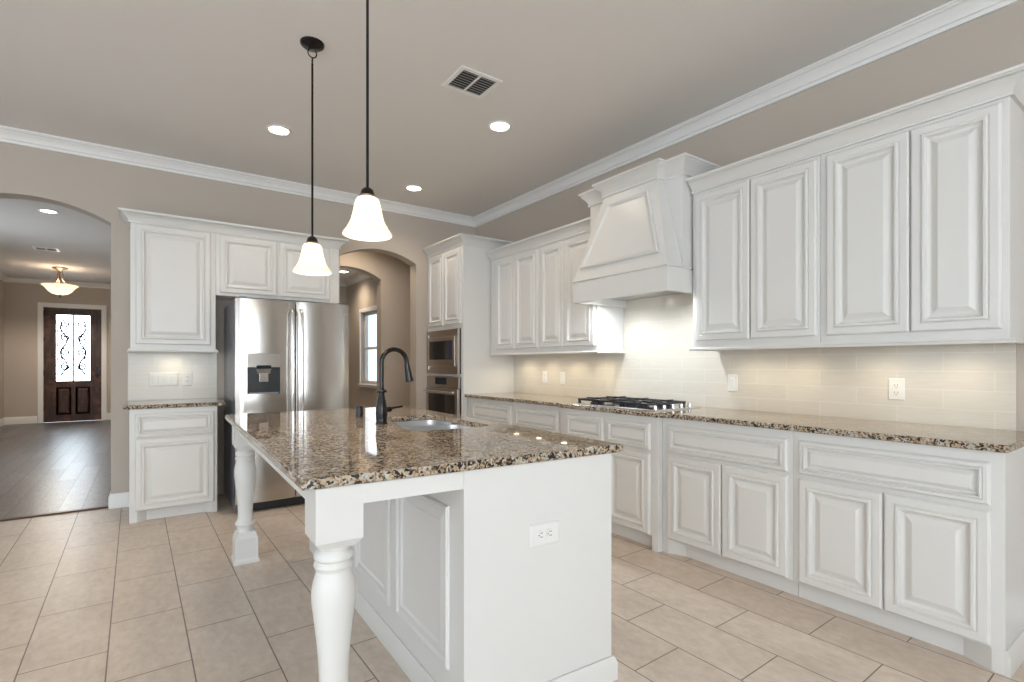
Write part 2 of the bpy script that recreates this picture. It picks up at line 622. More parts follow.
def spiral(cx, cz, r, a0, turns, sgn=1, n=22):
    return [(cx + r * (1 - .75 * k / n) * math.cos(a0 + sgn * turns * 2 * PI * k / n), gy, cz + r * (1 - .75 * k / n) * math.sin(a0 + sgn * turns * 2 * PI * k / n)) for k in range(n + 1)]
mb.tube([(gx, gy, GZ0), (gx, gy, GZ1)], .016, 6)
for sx in (-1, 1):
    pts = [(gx + sx * (.155 + .055 * math.sin(k / 26 * 4 * PI + 2.2)), gy, GZ0 + .12 + 1.08 * k / 26) for k in range(27)]
    mb.tube(pts, .017, 6)
    for zz in (.30, .62, .93, 1.22):
        mb.tube(spiral(gx + sx * .125, GZ0 + zz, .085, PI / 2, 1.3, -sx), .017, 6)
        mb.tube(spiral(gx + sx * .215, GZ0 + zz - .15, .055, -PI / 2, 1.2, sx), .014, 6)
    for zz in (.12, .45, .78, 1.10):
        mb.tube([(gx, gy, GZ0 + zz + .05), (gx + sx * .10, gy, GZ0 + zz)], .0065, 6)
for zz in (.52, .87, 1.22):
    mb.tube([(GX0, gy, GZ0 + zz), (GX1, gy, GZ0 + zz)], .005, 6)
mb.build('scroll_grille', 'iron', fd)
mb = MB()
mb.box(DX1 - .105, DX1 - .055, y0 - .008, y0, .93, 1.17)
mb.lathe([(.012, y0 - .05), (.028, y0 - .06), (.030, y0 - .075), (.018, y0 - .088)], (DX1 - .08, 0, 1.0), 16, 'Y')
mb.lathe([(.008, y0 - .05), (.008, y0 - .005)], (DX1 - .08, 0, 1.0), 10, 'Y')
mb.lathe([(.022, y0 - .02), (.022, y0 - .006)], (DX1 - .08, 0, 1.12), 16, 'Y')
mb.build('handle', 'bronze', fd, smooth=True)
for zz in (.25, 1.0, 1.7, 2.25):
    MB().box(DX0 - .004, DX0 + .012, y0 - .012, y0, zz, zz + .10).build('hinge', 'bronze', fd)
mb = MB()
mb.sweep([(0, 0), (0, 1)], [(0, 0), (.001, 0), (.001, .001)])
mb.b.clear()
for a, b, c, d in ((DX0 - .09, DX0, 0, DZ + .09), (DX1, DX1 + .09, 0, DZ + .09), (DX0, DX1, DZ, DZ + .09)):
    mb.box(a, b, HY - .018, HY + .005, c, d)
mb.build('casing', 'trim', fd, bevel=.005)

# ------------------------------------------------------------------ pantry passage and breakfast room behind the right arch
struct(MB().box(-2.6, .12, .05, 1.36, -.08, -.001).build('floor_pantry', 'tile'), 'beige tile floor of the pantry passage', 'floor')
struct(MB().box(-2.72, -2.6, .167, 1.36, 0, H).build('wall_pantry_left', 'wall'), 'beige left wall of the pantry passage', 'wall')
A3 = (-1.235, 2.385, .452, .135)
poly = [(-2.6, 0), (A3[0] - A3[2], 0)] + arc(*A3)[::-1] + [(A3[0] + A3[2], 0), (0, 0), (0, H), (-2.6, H)]
struct(MB().prism(poly, 'Y', 1.2, 1.36).build('wall_pantry', 'wall'), 'tan wall with a second arch seen through the pantry arch', 'wall')
RX, RY, RH = -.60, 3.27, 2.66
struct(MB().box(-3.2, RX + .12, 1.36, RY + .12, -.08, -.001).build('floor_den', 'tile'), 'tile floor of the room beyond the pantry', 'floor')
struct(MB().box(-3.2, RX + .12, 1.36, RY + .12, RH, RH + .08).build('ceiling_den', 'ceiling'), 'pale ceiling of the room beyond the pantry', 'ceiling')
struct(MB().box(-3.2, RX + .12, RY, RY + .12, 0, RH).build('wall_den_end', 'wall'), 'beige far wall of the room beyond the pantry', 'wall')
struct(MB().box(-3.2, -3.08, 1.36, RY, 0, RH).build('wall_den_left', 'wall'), 'beige left wall of the room beyond the pantry', 'wall')
WY0, WY1, WZ0, WZ1 = 1.62, 2.53, .92, 2.05
mb = MB()
mb.box(RX, RX + .12, 1.36, WY0, 0, RH).box(RX, RX + .12, WY1, RY, 0, RH).box(RX, RX + .12, WY0, WY1, 0, WZ0).box(RX, RX + .12, WY0, WY1, WZ1, RH)
struct(mb.build('wall_den_right', 'wall'), 'beige window wall of the room beyond the pantry', 'wall')
dcw = [(o, z - H + RH) for o, z in CROWN]
struct(MB().sweep([(-3.08, RY), (RX, RY), (RX, 1.36)], dcw).build('trim_3', 'trim', smooth=True), 'white crown molding in the room beyond the pantry', 'molding')
wo = thing('window_1', 'white framed bright window seen through both arches', 'window', (0, 0, 0), 0, None, 'structure')
mb = MB()
for a, b, c, d in ((WY0 - .06, WY0, WZ0 - .06, WZ1 + .06), (WY1, WY1 + .06, WZ0 - .06, WZ1 + .06), (WY0, WY1, WZ1, WZ1 + .06), (WY0, WY1, WZ0 - .05, WZ0)):
    mb.box(RX - .016, RX + .01, a, b, c, d)
mb.build('casing', 'trim', wo, bevel=.003)
MB().box(RX - .035, RX + .05, WY0 - .07, WY1 + .07, WZ0 - .022, WZ0 - .001).build('sill', 'trim', wo, bevel=.004)
mb = MB()
for a, b, c, d in ((WY0, WY0 + .05, WZ0, WZ1), (WY1 - .05, WY1, WZ0, WZ1), (WY0 + .05, WY1 - .05, WZ1 - .05, WZ1), (WY0 + .05, WY1 - .05, WZ0, WZ0 + .05), (WY0 + .05, WY1 - .05, 1.46, 1.50)):
    mb.box(RX + .05, RX + .09, a, b, c, d)
mb.build('sash', 'trim', wo)
MB().box(RX + .066, RX + .070, WY0 + .05, WY1 - .05, WZ0 + .05, WZ1 - .05).build('pane', 'outside', wo)

# ------------------------------------------------------------------ cabinets
def door_profile(k=1.0, lift=.021):
    return [(0, 0), (0, lift - .009), (.008, lift), (.036 * k, lift), (.042 * k, lift - .004), (.048 * k, lift + .006), (.057 * k, lift + .006),
            (.065 * k, lift - .010), (.075 * k, lift - .014), (.081 * k, lift - .013), (.105 * k, lift - .001), (.108 * k, lift)]


def front(cab, kind, x0, x1, z0, z1):
    """a moulded door or drawer front on the face frame (local y = 0, facing -y)"""
    wdt, hgt = x1 - x0, z1 - z0
    k = 1.0 if min(wdt, hgt) > .26 else (.72 if min(wdt, hgt) > .2 else .56)
    return MB().panel((x0, 0, z0), (1, 0, 0), (0, 0, 1), (0, -1, 0), wdt, hgt, door_profile(k)).build(kind, 'white', cab)


FACE_R = -PI / 2          # cabinets on the right wall look towards -X


def base_cabinet(label, loc, rz, w_, depth, fronts, group, legs=(), toe=.05, ends=()):
    c = thing('base_cabinet', label, 'cabinet', loc, rz, group)
    mb = MB()
    mb.box(0, w_, 0, depth, .095, .882)
    mb.box(0, w_, toe, depth, 0, .095)
    for x0, x1, slant in legs:                     # stiles running to the floor with an angled return
        mb.box(x0, x1, 0, toe, 0, .095)
        if slant:
            s0, s1 = (x1, x1 + slant) if slant > 0 else (x0, x0 + slant)
            mb.prism([(s0, .0), (s0, toe), (s1, toe)], 'Z', 0, .095)
    mb.build('body', 'white', c, bevel=.002)
    for f in fronts:
        front(c, *f)
    for side in ends:
        mb = MB()
        x = 0 if side < 0 else w_
        path = [(x, depth), (x, 0)] if side < 0 else [(x, 0), (x, depth)]
        mb.sweep(path, [(o, z * .8) for o, z in BASE] if side > 0 else [(o, z * .8) for o, z in BASE])
        mb.build('base_molding', 'white', c, smooth=True)
    return c


def wall_cabinet(label, loc, rz, w_, depth, z0, z1, fronts, group):
    c = thing('wall_cabinet', label, 'cabinet', (loc[0], loc[1], z0), rz, group)
    MB().box(0, w_, 0, depth, 0, z1 - z0).build('body', 'white', c, bevel=.002)
    for k, a, b, p, q in fronts:
        front(c, k, a, b, p - z0, q - z0)
    return c


FX = -.622                # face frame of the right run
BG = 'base cabinets along the right wall'
DRZ = (.665, .838)
DOZ = (.105, .642)
# right of the bump-out
base_cabinet('white base cabinet with wide drawer and two doors at the right end of the run', (FX, -4.212, 0), FACE_R, .812, .61,
             [('drawer', .030, .770, *DRZ), ('door', .030, .400, *DOZ), ('door', .407, .770, *DOZ)], BG, legs=[(.772, .812, -.10)], ends=(1,))
base_cabinet('white base cabinet with wide drawer and two doors just right of the cooktop', (FX, -3.372, 0), FACE_R, .838, .61,
             [('drawer', .050, .812, *DRZ), ('door', .050, .428, *DOZ), ('door', .435, .812, *DOZ)], BG, legs=[(0, .045, .10)])
# cooktop bump-out
base_cabinet('white base cabinet projecting forward under the cooktop, with two drawers and doors', (-.668, -2.425, 0), FACE_R, .945, .656,
             [('drawer', .065, .462, *DRZ), ('drawer', .500, .888, *DRZ), ('door', .065, .462, *DOZ), ('door', .500, .888, *DOZ)], BG,
             legs=[(.895, .945, 0), (0, .05, 0)])
base_cabinet('white base cabinet with one drawer just left of the cooktop bump-out', (FX, -1.70, 0), FACE_R, .722, .61,
             [('drawer', .030, .640, *DRZ), ('door', .030, .332, *DOZ), ('door', .338, .640, *DOZ)], BG)
base_cabinet('white base cabinet with one drawer beside the tall oven cabinet', (FX, -.86, 0), FACE_R, .837, .61,
             [('drawer', .115, .800, *DRZ), ('door', .115, .455, *DOZ), ('door', .461, .800, *DOZ)], BG)
# left of the refrigerator
base_cabinet('white base cabinet with drawer and single door left of the refrigerator', (-3.497, -.622, 0), 0, .590, .61,
             [('drawer', .035, .568, .660, .845), ('door', .035, .568, .092, .648)], None, legs=[(0, .05, .06), (.545, .590, -.05)])

UG = 'wall cabinets beside the hood'
UZ0, UZ1 = 1.350, 2.425
wall_cabinet('white two-door wall cabinet at the right end of the upper run', (-.33, -4.216, 0), FACE_R, .768, .32, UZ0, UZ1,
             [('door', .034, .410, 1.388, 2.376), ('door', .416, .742, 1.388, 2.376)], UG)
wall_cabinet('white two-door wall cabinet just right of the hood', (-.33, -3.397, 0), FACE_R, .817, .32, UZ0, UZ1,
             [('door', .031, .411, 1.388, 2.376), ('door', .418, .802, 1.388, 2.376)], UG)
wall_cabinet('white two-door wall cabinet just left of the hood', (-.33, -1.708, 0), FACE_R, .770, .32, UZ0, 2.385,
             [('door', .024, .358, 1.388, 2.333), ('door', .366, .748, 1.388, 2.333)], UG)
wall_cabinet('white two-door wall cabinet beside the tall oven cabinet', (-.33, -.860, 0), FACE_R, .846, .32, UZ0, 2.385,
             [('door', .120, .455, 1.388, 2.333), ('door', .462, .830, 1.388, 2.333)], UG)
wall_cabinet('white single-door wall cabinet left of the refrigerator', (-3.497, -.33, 0), 0, .605, .32, 1.358, UZ1,
             [('door', .034, .566, 1.397, 2.384)], 'wall cabinets on the back wall')
wall_cabinet('short white two-door wall cabinet above the refrigerator', (-2.890, -.33, 0), 0, 1.078, .32, 1.842, UZ1,
             [('door', .030, .500, 1.868, 2.380), ('door', .518, .985, 1.868, 2.380)], 'wall cabinets on the back wall')

# crown and light rail on the cabinets
def crown_prof(z0, z1, out=.078):
    h = z1 - z0
    return [(-.01, z0), (.014, z0), (.016, z0 + .08 * h), (.014, z0 + .13 * h), (.008, z0 + .14 * h), (.012, z0 + .18 * h), (.018, z0 + .32 * h), (.032, z0 + .50 * h), (.052, z0 + .68 * h),
            (.058, z0 + .72 * h), (.052, z0 + .76 * h), (out - .012, z0 + .80 * h), (out - .010, z0 + .86 * h), (out - .001, z0 + .86 * h), (out, z1), (-.01, z1)]
RAIL = lambda z: [(-.02, z), (.020, z), (.022, z + .010), (.014, z + .016), (.012, z + .026), (-.02, z + .026)]
CG = 'crown moldings topping the wall cabinets'
def crown_thing(label, path, z0, z1, out=.078):
    return tag(MB().sweep(path, crown_prof(z0, z1, out)).build('crown_molding', 'white', smooth=True), label, 'molding', CG)
crown_thing('white crown molding along the tops of the cabinets right of the hood', [(-.33, -3.397), (-.33, -4.984), (-.001, -4.984)], 2.395, 2.486)
crown_thing('white crown molding along the tops of the cabinets left of the hood', [(-.33, -.85), (-.33, -2.478)], 2.355, 2.446)
crown_thing('white crown molding along the cabinets over and left of the refrigerator', [(-3.497, -.001), (-3.497, -.33), (-1.812, -.33), (-1.812, -.001)][::1], 2.392, 2.480)
LG = 'light rails under the wall cabinets'
def rail_thing(label, path, z):
    return tag(MB().sweep(path, RAIL(z)).build('light_rail', 'white', smooth=True), label, 'molding', LG)
rail_thing('white light rail under the cabinets right of the hood', [(-.001, -3.397), (-.33, -3.397), (-.33, -4.984), (-.001, -4.984)], 1.325)
rail_thing('white light rail under the cabinets left of the hood', [(-.33, -.865), (-.33, -2.478), (-.001, -2.478)], 1.325)
rail_thing('white light rail under the single-door cabinet by the refrigerator', [(-3.497, -.001), (-3.497, -.33), (-2.892, -.33), (-2.892, -.001)], 1.334)

# ------------------------------------------------------------------ tall oven cabinet
TX, TW = -.665, .835
oc = thing('oven_cabinet', 'tall white corner cabinet housing the microwave and oven', 'cabinet', (TX, -.002, 0), FACE_R)
mb = MB()
mb.box(.04, TW - .045, .02, .66, .10, .36); mb.box(0, TW, .05, .66, 0, .10)
mb.box(.04, TW - .045, 0, .02, .10, .36)
mb.box(.04, TW - .045, .02, .66, 1.625, 2.53); mb.box(0, .04, 0, .66, .10, 2.53); mb.box(TW - .045, TW, 0, .66, .10, 2.53)
mb.box(.04, TW - .045, 0, .02, 1.620, 2.53); mb.box(.04, TW - .045, 0, .02, 1.098, 1.120); mb.box(.04, TW - .045, .55, .66, .665, 1.625)
mb.build('body', 'white', oc)
front(oc, 'door', .040, .405, 1.665, 2.470)
front(oc, 'door', .425, .795, 1.665, 2.470)
front(oc, 'drawer', .040, .795, .13, .340)
crown_tall = MB().sweep([(TX, -.002), (TX, -.837), (-.001, -.837)], crown_prof(2.495, 2.590)).build('crown_molding', 'white', smooth=True)
tag(crown_tall, 'white crown molding around the top of the tall oven cabinet', 'molding', CG)

mw = thing('microwave', 'built-in stainless steel microwave above the wall oven', 'microwave', (TX - .001, -.002, 1.122), FACE_R)
MB().box(.045, .785, .0, .40, .004, .49).build('body', 'black', mw)
mb = MB()
X0, X1, Z0, Z1 = .022, .768, .002, .492
mb.panel((X0, -.002, Z0), (1, 0, 0), (0, 0, 1), (0, -1, 0), X1 - X0, Z1 - Z0, [(0, 0), (0, .022), (.003, .025), (.045, .025), (.047, .018), (.050, .018)])
mb.build('trim_frame', 'steel_oven', mw)
MB().panel((X0 + .055, -.020, Z0 + .085), (1, 0, 0), (0, 0, 1), (0, -1, 0), X1 - X0 - .11, Z1 - Z0 - .165, [(0, 0), (0, .016), (.003, .019)]).build('door', 'steel_oven', mw)
MB().box(.115, .555, -.042, -.039, .160, .368).build('window', 'darkglass', mw, bevel=.001)
MB().box(.558, .665, -.042, -.039, .160, .368).build('control_panel', 'display', mw, bevel=.001)

ov = thing('built_in_oven', 'built-in stainless steel oven with dark glass door', 'oven', (TX - .001, -.002, .37), FACE_R)
MB().box(.045, .785, 0, .50, .0, .722).build('body', 'black', ov)
MB().box(.018, .775, -.022, -.001, .598, .724).build('control_panel', 'steel_oven', ov, bevel=.003)
MB().box(.235, .505, -.0245, -.022, .634, .710).build('display', 'display', ov)
mb = MB()
mb.box(.022, .772, -.034, -.003, .022, .592)
dr = mb.build('door', 'steel_oven', ov, bevel=.003)
MB().box(.085, .712, -.0375, -.034, .095, .528).build('window', 'darkglass', dr, bevel=.001)
mb = MB()
mb.tube([(.050, -.078, .556), (.745, -.078, .556)], .0125, 14)
for xx in (.085, .710):
    mb.tube([(xx, -.034, .556), (xx, -.078, .556)], .009, 10)
mb.build('handle', 'chrome', dr, smooth=True)

# ------------------------------------------------------------------ counters and backsplash
def slab(name, outline, z0, z1, hole=None, bevel=.006):
    b = bmesh.new()
    def loop(pts):
        v = [b.verts.new((x, y, z1)) for x, y in pts]
        return [b.edges.new((v[i], v[(i + 1) % len(v)])) for i in range(len(v))]
    e = loop(outline)
    if hole:
        e += loop(hole)
    bmesh.ops.triangle_fill(b, edges=e, use_beauty=True)
    r = bmesh.ops.extrude_face_region(b, geom=b.faces[:])
    bmesh.ops.translate(b, verts=[x for x in r['geom'] if isinstance(x, bmesh.types.BMVert)], vec=(0, 0, z0 - z1))
    mb = MB()
    mb.b.free()
    mb.b = b
    return mb.build(name, 'granite', bevel=bevel)


CZ0, CZ1 = .884, .915
tag(slab('countertop', [(-.009, -.840), (-.009, -5.040), (-.655, -5.040), (-.655, -3.425), (-.70, -3.385), (-.70, -2.41), (-.655, -2.37), (-.655, -.840)][::-1], CZ0, CZ1),
    'long speckled granite countertop on the right wall cabinets', 'countertop')
tag(slab('countertop', [(-3.535, -.650), (-2.853, -.650), (-2.853, -.009), (-3.535, -.009)], CZ0, CZ1),
    'short speckled granite countertop left of the refrigerator', 'countertop')
struct(MB().box(-.008, -.0005, -4.946, -.840, CZ0, 1.80).build('backsplash', 'splash_right'), 'cream tile backsplash behind the cooktop', 'backsplash')
struct(MB().box(-3.520, -2.850, -.008, -.0005, CZ0, 1.357).build('backsplash', 'splash_back'), 'cream tile backsplash left of the refrigerator', 'backsplash')

# ------------------------------------------------------------------ range hood
hd = thing('range_hood', 'white painted wooden range hood with tapered front over the cooktop', 'range hood', (0, 0, 1.72))
HA, HB = -2.483, -3.391
AX, BX_, CX_ = -.60, -.42, -.49
zA0, zA1, zT = 0.0, .160, .815
mb = MB()
# apron box with open bottom
mb.box(AX, AX + .03, HB, HA, zA0, zA1)
mb.box(AX + .03, -.345, HA - .028, HA, zA0, zA1); mb.box(AX + .03, -.345, HB, HB + .028, zA0, zA1)
mb.box(-.345, -.010, HA - .028, HA - .004, zA0 - .0, zA1); mb.box(-.345, -.010, HB + .004, HB + .028, zA0, zA1)
mb.build('apron', 'white', hd, bevel=.002)
MB().box(AX + .03, -.010, HB + .028, HA - .028, .06, .075).build('liner', 'sink', hd)
mb = MB()
mb.sweep([(-.345, HA), (AX, HA), (AX, HB), (-.345, HB)], [(-.03, zA1), (.004, zA1), (.010, zA1 + .006), (.010, zA1 + .012), (.004, zA1 + .016), (-.03, zA1 + .016)])
mb.build('ledge', 'white', hd, bevel=.003)
MB().box(BX_, -.002, HB + .010, HA - .006, zA1 + .016, zT + .09).build('back_box', 'white', hd, bevel=.002)
# tapered front
TA, TB = -2.720, -3.222
bot = [(AX, HA - .002, zA1 + .016), (AX, HB + .002, zA1 + .016), (BX_, HB + .012, zA1 + .016), (BX_, HA - .008, zA1 + .016)]
top = [(CX_, TA, zT), (CX_, TB, zT), (BX_, TB, zT), (BX_, TA, zT)]
top2 = [(x, y, zT + .09) for x, y, z in top]
mb = MB()
mb.hull(bot, top)
mb.hull(top, top2)
mb.build('tapered_front', 'white', hd)
# moulded panel on the sloping face
pA, pB, pC, pD = Vector((AX, HA, zA1 + .016)), Vector((AX, HB, zA1 + .016)), Vector((CX_, TB, zT)), Vector((CX_, TA, zT))
uu = Vector((0, -1, 0))
vv = (Vector((CX_, 0, zT)) - Vector((AX, 0, zA1 + .016)))
sl = vv.length
vv.normalize()
nn = Vector((-vv.z, 0, vv.x))
if nn.x > 0:
    nn = -nn
org = Vector((AX, HA, zA1 + .016)) + nn * .0005
q = [(.070, .085), (HA - HB - .070, .085), (HA - TB - .060, sl - .085), (HA - TA + .060, sl - .085)]
mb = MB()
mb.panel(org, uu, vv, nn, 0, 0, [(0, 0), (0, .014), (.005, .020), (.014, .022), (.022, .018), (.030, .006), (.034, .004), (.036, .004)], quad=q)
mb.build('front_panel', 'white', hd)
mb = MB()
mb.sweep([(-.003, HA - .006), (BX_, HA - .006), (BX_, TA), (CX_, TA), (CX_, TB), (BX_, TB), (BX_, HB + .010), (-.003, HB + .010)], crown_prof(zT - .015, zT + .095, .070))
mb.build('crown', 'white', hd, smooth=True)
for yy in (-2.66, -3.21):
    MB().lathe([(.030, .048), (.034, .060)], (-.40, yy, 0), 20).build('lamp', 'bulb_cool', hd)
    d = bpy.data.lights.new('hood_lamp', 'SPOT')
    d.energy, d.color, d.spot_size, d.spot_blend, d.shadow_soft_size = 17, (.90, .96, 1.0), math.radians(168), .75, .03
    o = bpy.data.objects.new('hood_lamp', d)
    COL.objects.link(o)
    o.location = (-.40, yy, 1.755)

# ------------------------------------------------------------------ gas cooktop
ck = thing('gas_cooktop', 'stainless gas cooktop with black cast iron grates set in the right counter', 'cooktop', (-.37, -2.90, CZ1))
mb = MB()
mb.panel((.25, -.41, 0), (0, 1, 0), (-1, 0, 0), (0, 0, 1), .82, .50, [(0, 0), (0, .006), (.006, .009), (.022, .009), (.030, .006), (.032, .006)])
mb.build('tray', 'chrome', ck)
for (bx, by, r) in ((-.11, .27, .045), (.12, .27, .036), (0, .035, .055), (-.11, -.19, .036), (.12, -.19, .045)):
    MB().lathe([(r + .012, .007), (r + .010, .016), (r, .018), (r, .026), (r - .006, .029)], (bx, by, 0), 20).build('burner', 'iron', ck, smooth=True)
for gy0, gy1 in ((.155, .385), (-.080, .150), (-.315, -.085)):
    mb = MB()
    xs0, xs1 = -.215, .215
    zt = .048
    for yy in (gy0 + .008, gy1 - .008):
        mb.box(xs0, xs1, yy - .007, yy + .007, zt - .018, zt - .003)
    for xx in (xs0 + .007, xs1 - .007, 0):
        mb.box(xx - .007, xx + .007, gy0, gy1, zt - .018, zt - .003)
    cyy = (gy0 + gy1) / 2
    for xx in (-.11, .11):
        mb.box(xx - .006, xx + .006, gy0, cyy - .03, zt - .014, zt + .004)
        mb.box(xx - .006, xx + .006, cyy + .03, gy1, zt - .014, zt + .004)
        for s_ in (-1, 1):
            mb.box(min(xx + s_ * .03, xx + s_ * .104), max(xx + s_ * .03, xx + s_ * .104), cyy - .006, cyy + .006, zt - .014, zt + .004)
    for xx in (xs0 + .010, xs1 - .010):
        for yy in (gy0 + .012, gy1 - .012):
            mb.box(xx - .009, xx + .009, yy - .009, yy + .009, .006, zt - .015)
    mb.build('grate', 'iron', ck, bevel=.003)
for k in range(5):
    MB().lathe([(.017, .006), (.017, .012), (.013, .014), (.012, .032), (.010, .034)], (-.19 + k * .095, -.362, 0), 18).build('knob', 'chrome', ck, smooth=True)

# ------------------------------------------------------------------ island
IP, IR = (-3.038, -4.071, 0), math.radians(-1.4)
isl = thing('kitchen_island', 'white kitchen island with turned corner legs and moulded side panels', 'kitchen island', IP, IR)
IX0, IX1, IY1 = .498, 1.140, 2.10
mb = MB()
mb.box(IX0, IX1, .012, .032, 0, .882).box(IX0, IX1, IY1 - .02, IY1, 0, .882).box(IX0, IX0 + .02, .032, IY1 - .02, 0, .882).box(IX1 - .02, IX1, .032, IY1 - .02, 0, .882)
mb.box(IX0 + .02, IX1 - .02, .032, IY1 - .02, .08, .10)
mb.build('body', 'white', isl)
mb = MB()
mb.sweep([(IX0, IY1), (IX0, .012)], [(o, z * .72) for o, z in BASE][::1])
mb.b.clear()
mb.sweep([(IX0, IY1), (IX0, .010), (IX1, .010), (IX1, IY1)][::-1], [(-o, z * .72) for o, z in BASE])
mb.build('base_molding', 'white', isl, smooth=True)
PP = [(0, 0), (0, .006), (.006, .012), (.016, .012), (.024, .004), (.030, .004), (.052, .009), (.058, .009), (.066, .003), (.068, .003)]
for a in (.095, .650, 1.205):
    MB().panel((IX0, a + .475, .185), (0, -1, 0), (0, 0, 1), (-1, 0, 0), .475, .56, PP).build('side_panel', 'white', isl)
for k in range(4):
    a = .03 + k * .515
    MB().panel((IX1, a, .125), (0, 1, 0), (0, 0, 1), (1, 0, 0), .495, .70, door_profile()).build('door', 'white', isl)
# apron rails between legs and cabinet
mb = MB()
mb.box(.172, IX0, .012, .034, .824, .882); mb.box(.040, .062, .150, 2.06, .824, .882); mb.box(.172, IX0, 2.168, 2.190, .824, .882)
mb.build('apron', 'white', isl, bevel=.002)


def island_leg(x, y):
    s_ = .067
    mb = MB()
    mb.box(x - s_, x + s_, y - s_, y + s_, .725, .882)
    sq = lambda h, z: [(x - h, y - h, z), (x + h, y - h, z), (x + h, y + h, z), (x - h, y + h, z)]
    mb.hull(sq(.047, .700), sq(s_, .725))
    mb.lathe([(.046, .702), (.044, .690), (.050, .684), (.056, .674), (.056, .664), (.050, .657), (.054, .652), (.057, .643), (.053, .634), (.049, .628),
              (.053, .612), (.060, .588), (.0635, .562), (.0625, .535), (.057, .49), (.050, .43), (.0445, .37), (.042, .32), (.042, .285), (.044, .262),
              (.050, .252), (.057, .244), (.059, .236), (.055, .228), (.048, .222), (.045, .212), (.047, .196), (.054, .184)], (x, y, 0), 36)
    mb.hull(sq(.064, .150), sq(.050, .188))
    mb.hull(sq(.064, .028), sq(.064, .150))
    mb.hull(sq(.071, 0), sq(.071, .018))
    mb.hull(sq(.071, .018), sq(.064, .032))
    mb.build('leg', 'white', isl, smooth=True, angle=40)


for o_ in isl.children:
    for v_ in o_.data.vertices:          # the near end of the island stands slightly out of square
        if v_.co.y < .06:
            v_.co.y -= .040 * v_.co.x
island_leg(.105, .074)
island_leg(.105, 2.125)


def rounded(pts, r, n=6):
    out = []
    N = len(pts)
    for i in range(N):
        p, a, b = Vector(pts[i]), Vector(pts[i - 1]), Vector(pts[(i + 1) % N])
        d0, d1 = (a - p).normalized(), (b - p).normalized()
        rr = min(r, (a - p).length * .45, (b - p).length * .45)
        p0, p1 = p + d0 * rr, p + d1 * rr
        for k in range(n + 1):
            t_ = k / n
            out.append((p0 * (1 - t_) ** 2 + p * 2 * t_ * (1 - t_) + p1 * t_ ** 2)[:])
    return out


hole = rounded([(.655, .765), (1.090, .765), (1.090, 1.460), (.770, 1.460), (.720, 1.150), (.670, .960)], .07)
it = slab('countertop', [(0, 0), (1.194, -.047), (1.200, 2.20), (0, 2.20)], CZ0, CZ1, hole)
it.location, it.rotation_euler = IP, (0, 0, IR)
tag(it, 'speckled granite countertop of the island with a sink cutout', 'countertop')

sk = thing('kitchen_sink', 'stainless steel undermount double bowl sink in the island countertop', 'sink', IP, IR)
def bowl(pts, z1, z0):
    mb = MB()
    c = sum((Vector(p) for p in pts), Vector((0, 0))) / len(pts)
    rings = []
    prof = [(1.05, z1), (1.0, z1), (.985, z1 - .04), (.95, z0 + .03), (.88, z0 + .006), (.5, z0), (.10, z0 - .004)]
    for k, z in prof:
        rings.append(mb.vs([(c.x + (p[0] - c.x) * k, c.y + (p[1] - c.y) * k, z) for p in pts]))
    n = len(pts)
    for a, b in zip(rings, rings[1:]):
        for i in range(n):
            j = (i + 1) % n
            mb.face([a[i], a[j], b[j], b[i]])
    mb.face(rings[-1])
    o = mb.build('bowl', 'sink', sk, smooth=True, angle=50)
    MB().lathe([(.045, z0 - .003), (.045, z0 + .002), (.032, z0 + .003), (.030, z0 - .002)], (c.x, c.y, 0), 20).build('drain', 'chrome', sk, smooth=True)
bowl(rounded([(.645, .755), (1.10, .755), (1.10, 1.165), (.715, 1.165), (.66, .955)], .07), .8825, .68)
bowl(rounded([(.722, 1.195), (1.10, 1.195), (1.10, 1.470), (.762, 1.470)], .07), .8825, .72)

fc = thing('kitchen_faucet', 'dark bronze gooseneck pull-down faucet standing beside the island sink', 'faucet',
           (IP[0] + .640 * math.cos(IR) - 1.160 * math.sin(IR), IP[1] + .640 * math.sin(IR) + 1.160 * math.cos(IR), CZ1), IR)
mb = MB()
mb.lathe([(.031, 0), (.031, .006), (.028, .012), (.029, .03), (.031, .055), (.030, .085), (.025, .115), (.019, .140), (.016, .158), (.0155, .165), (.027, .167), (.028, .174),
          (.027, .180), (.016, .183), (.0125, .19)], n=28)
mb.build('base_body', 'bronze', fc, smooth=True)
pts = [(0, 0, .18), (0, 0, .25), (0, 0, .325)]
R_ = .071
for k in range(1, 15):
    a = PI - k / 14 * (PI - .12)
    pts.append((R_ + R_ * math.cos(a), 0, .325 + R_ * math.sin(a)))
pts.append((.144, 0, .305))
MB().tube(pts, .0125, 16).build('spout', 'bronze', fc, smooth=True)
mb = MB()
hp = [(.142, 0, .318), (.144, 0, .305), (.1465, 0, .29), (.154, 0, .25), (.159, 0, .225), (.1595, 0, .222)]
mb.tube(hp, [.014, .0155, .0165, .020, .023, .021], 18)
mb.build('spray_head', 'bronze', fc, smooth=True)
mb = MB()
mb.lathe([(.013, .024), (.014, .05), (.010, .056)], (0, 0, .075), 16, 'X')
mb.tube([(.045, 0, .078), (.075, .0, .083), (.118, 0, .088)], [.007, .006, .005], 10)
mb.build('lever_handle', 'bronze', fc, smooth=True)

ag = MB().lathe([(.0215, 0), (.0215, .058), (.0195, .066), (.012, .067)], n=24).build('air_switch', 'bronze', smooth=True)
ag.location = (IP[0] + .655 * math.cos(IR) - 1.582 * math.sin(IR), IP[1] + .655 * math.sin(IR) + 1.582 * math.cos(IR), CZ1)
tag(ag, 'short dark bronze cylinder cap standing on the island behind the faucet', 'air gap')

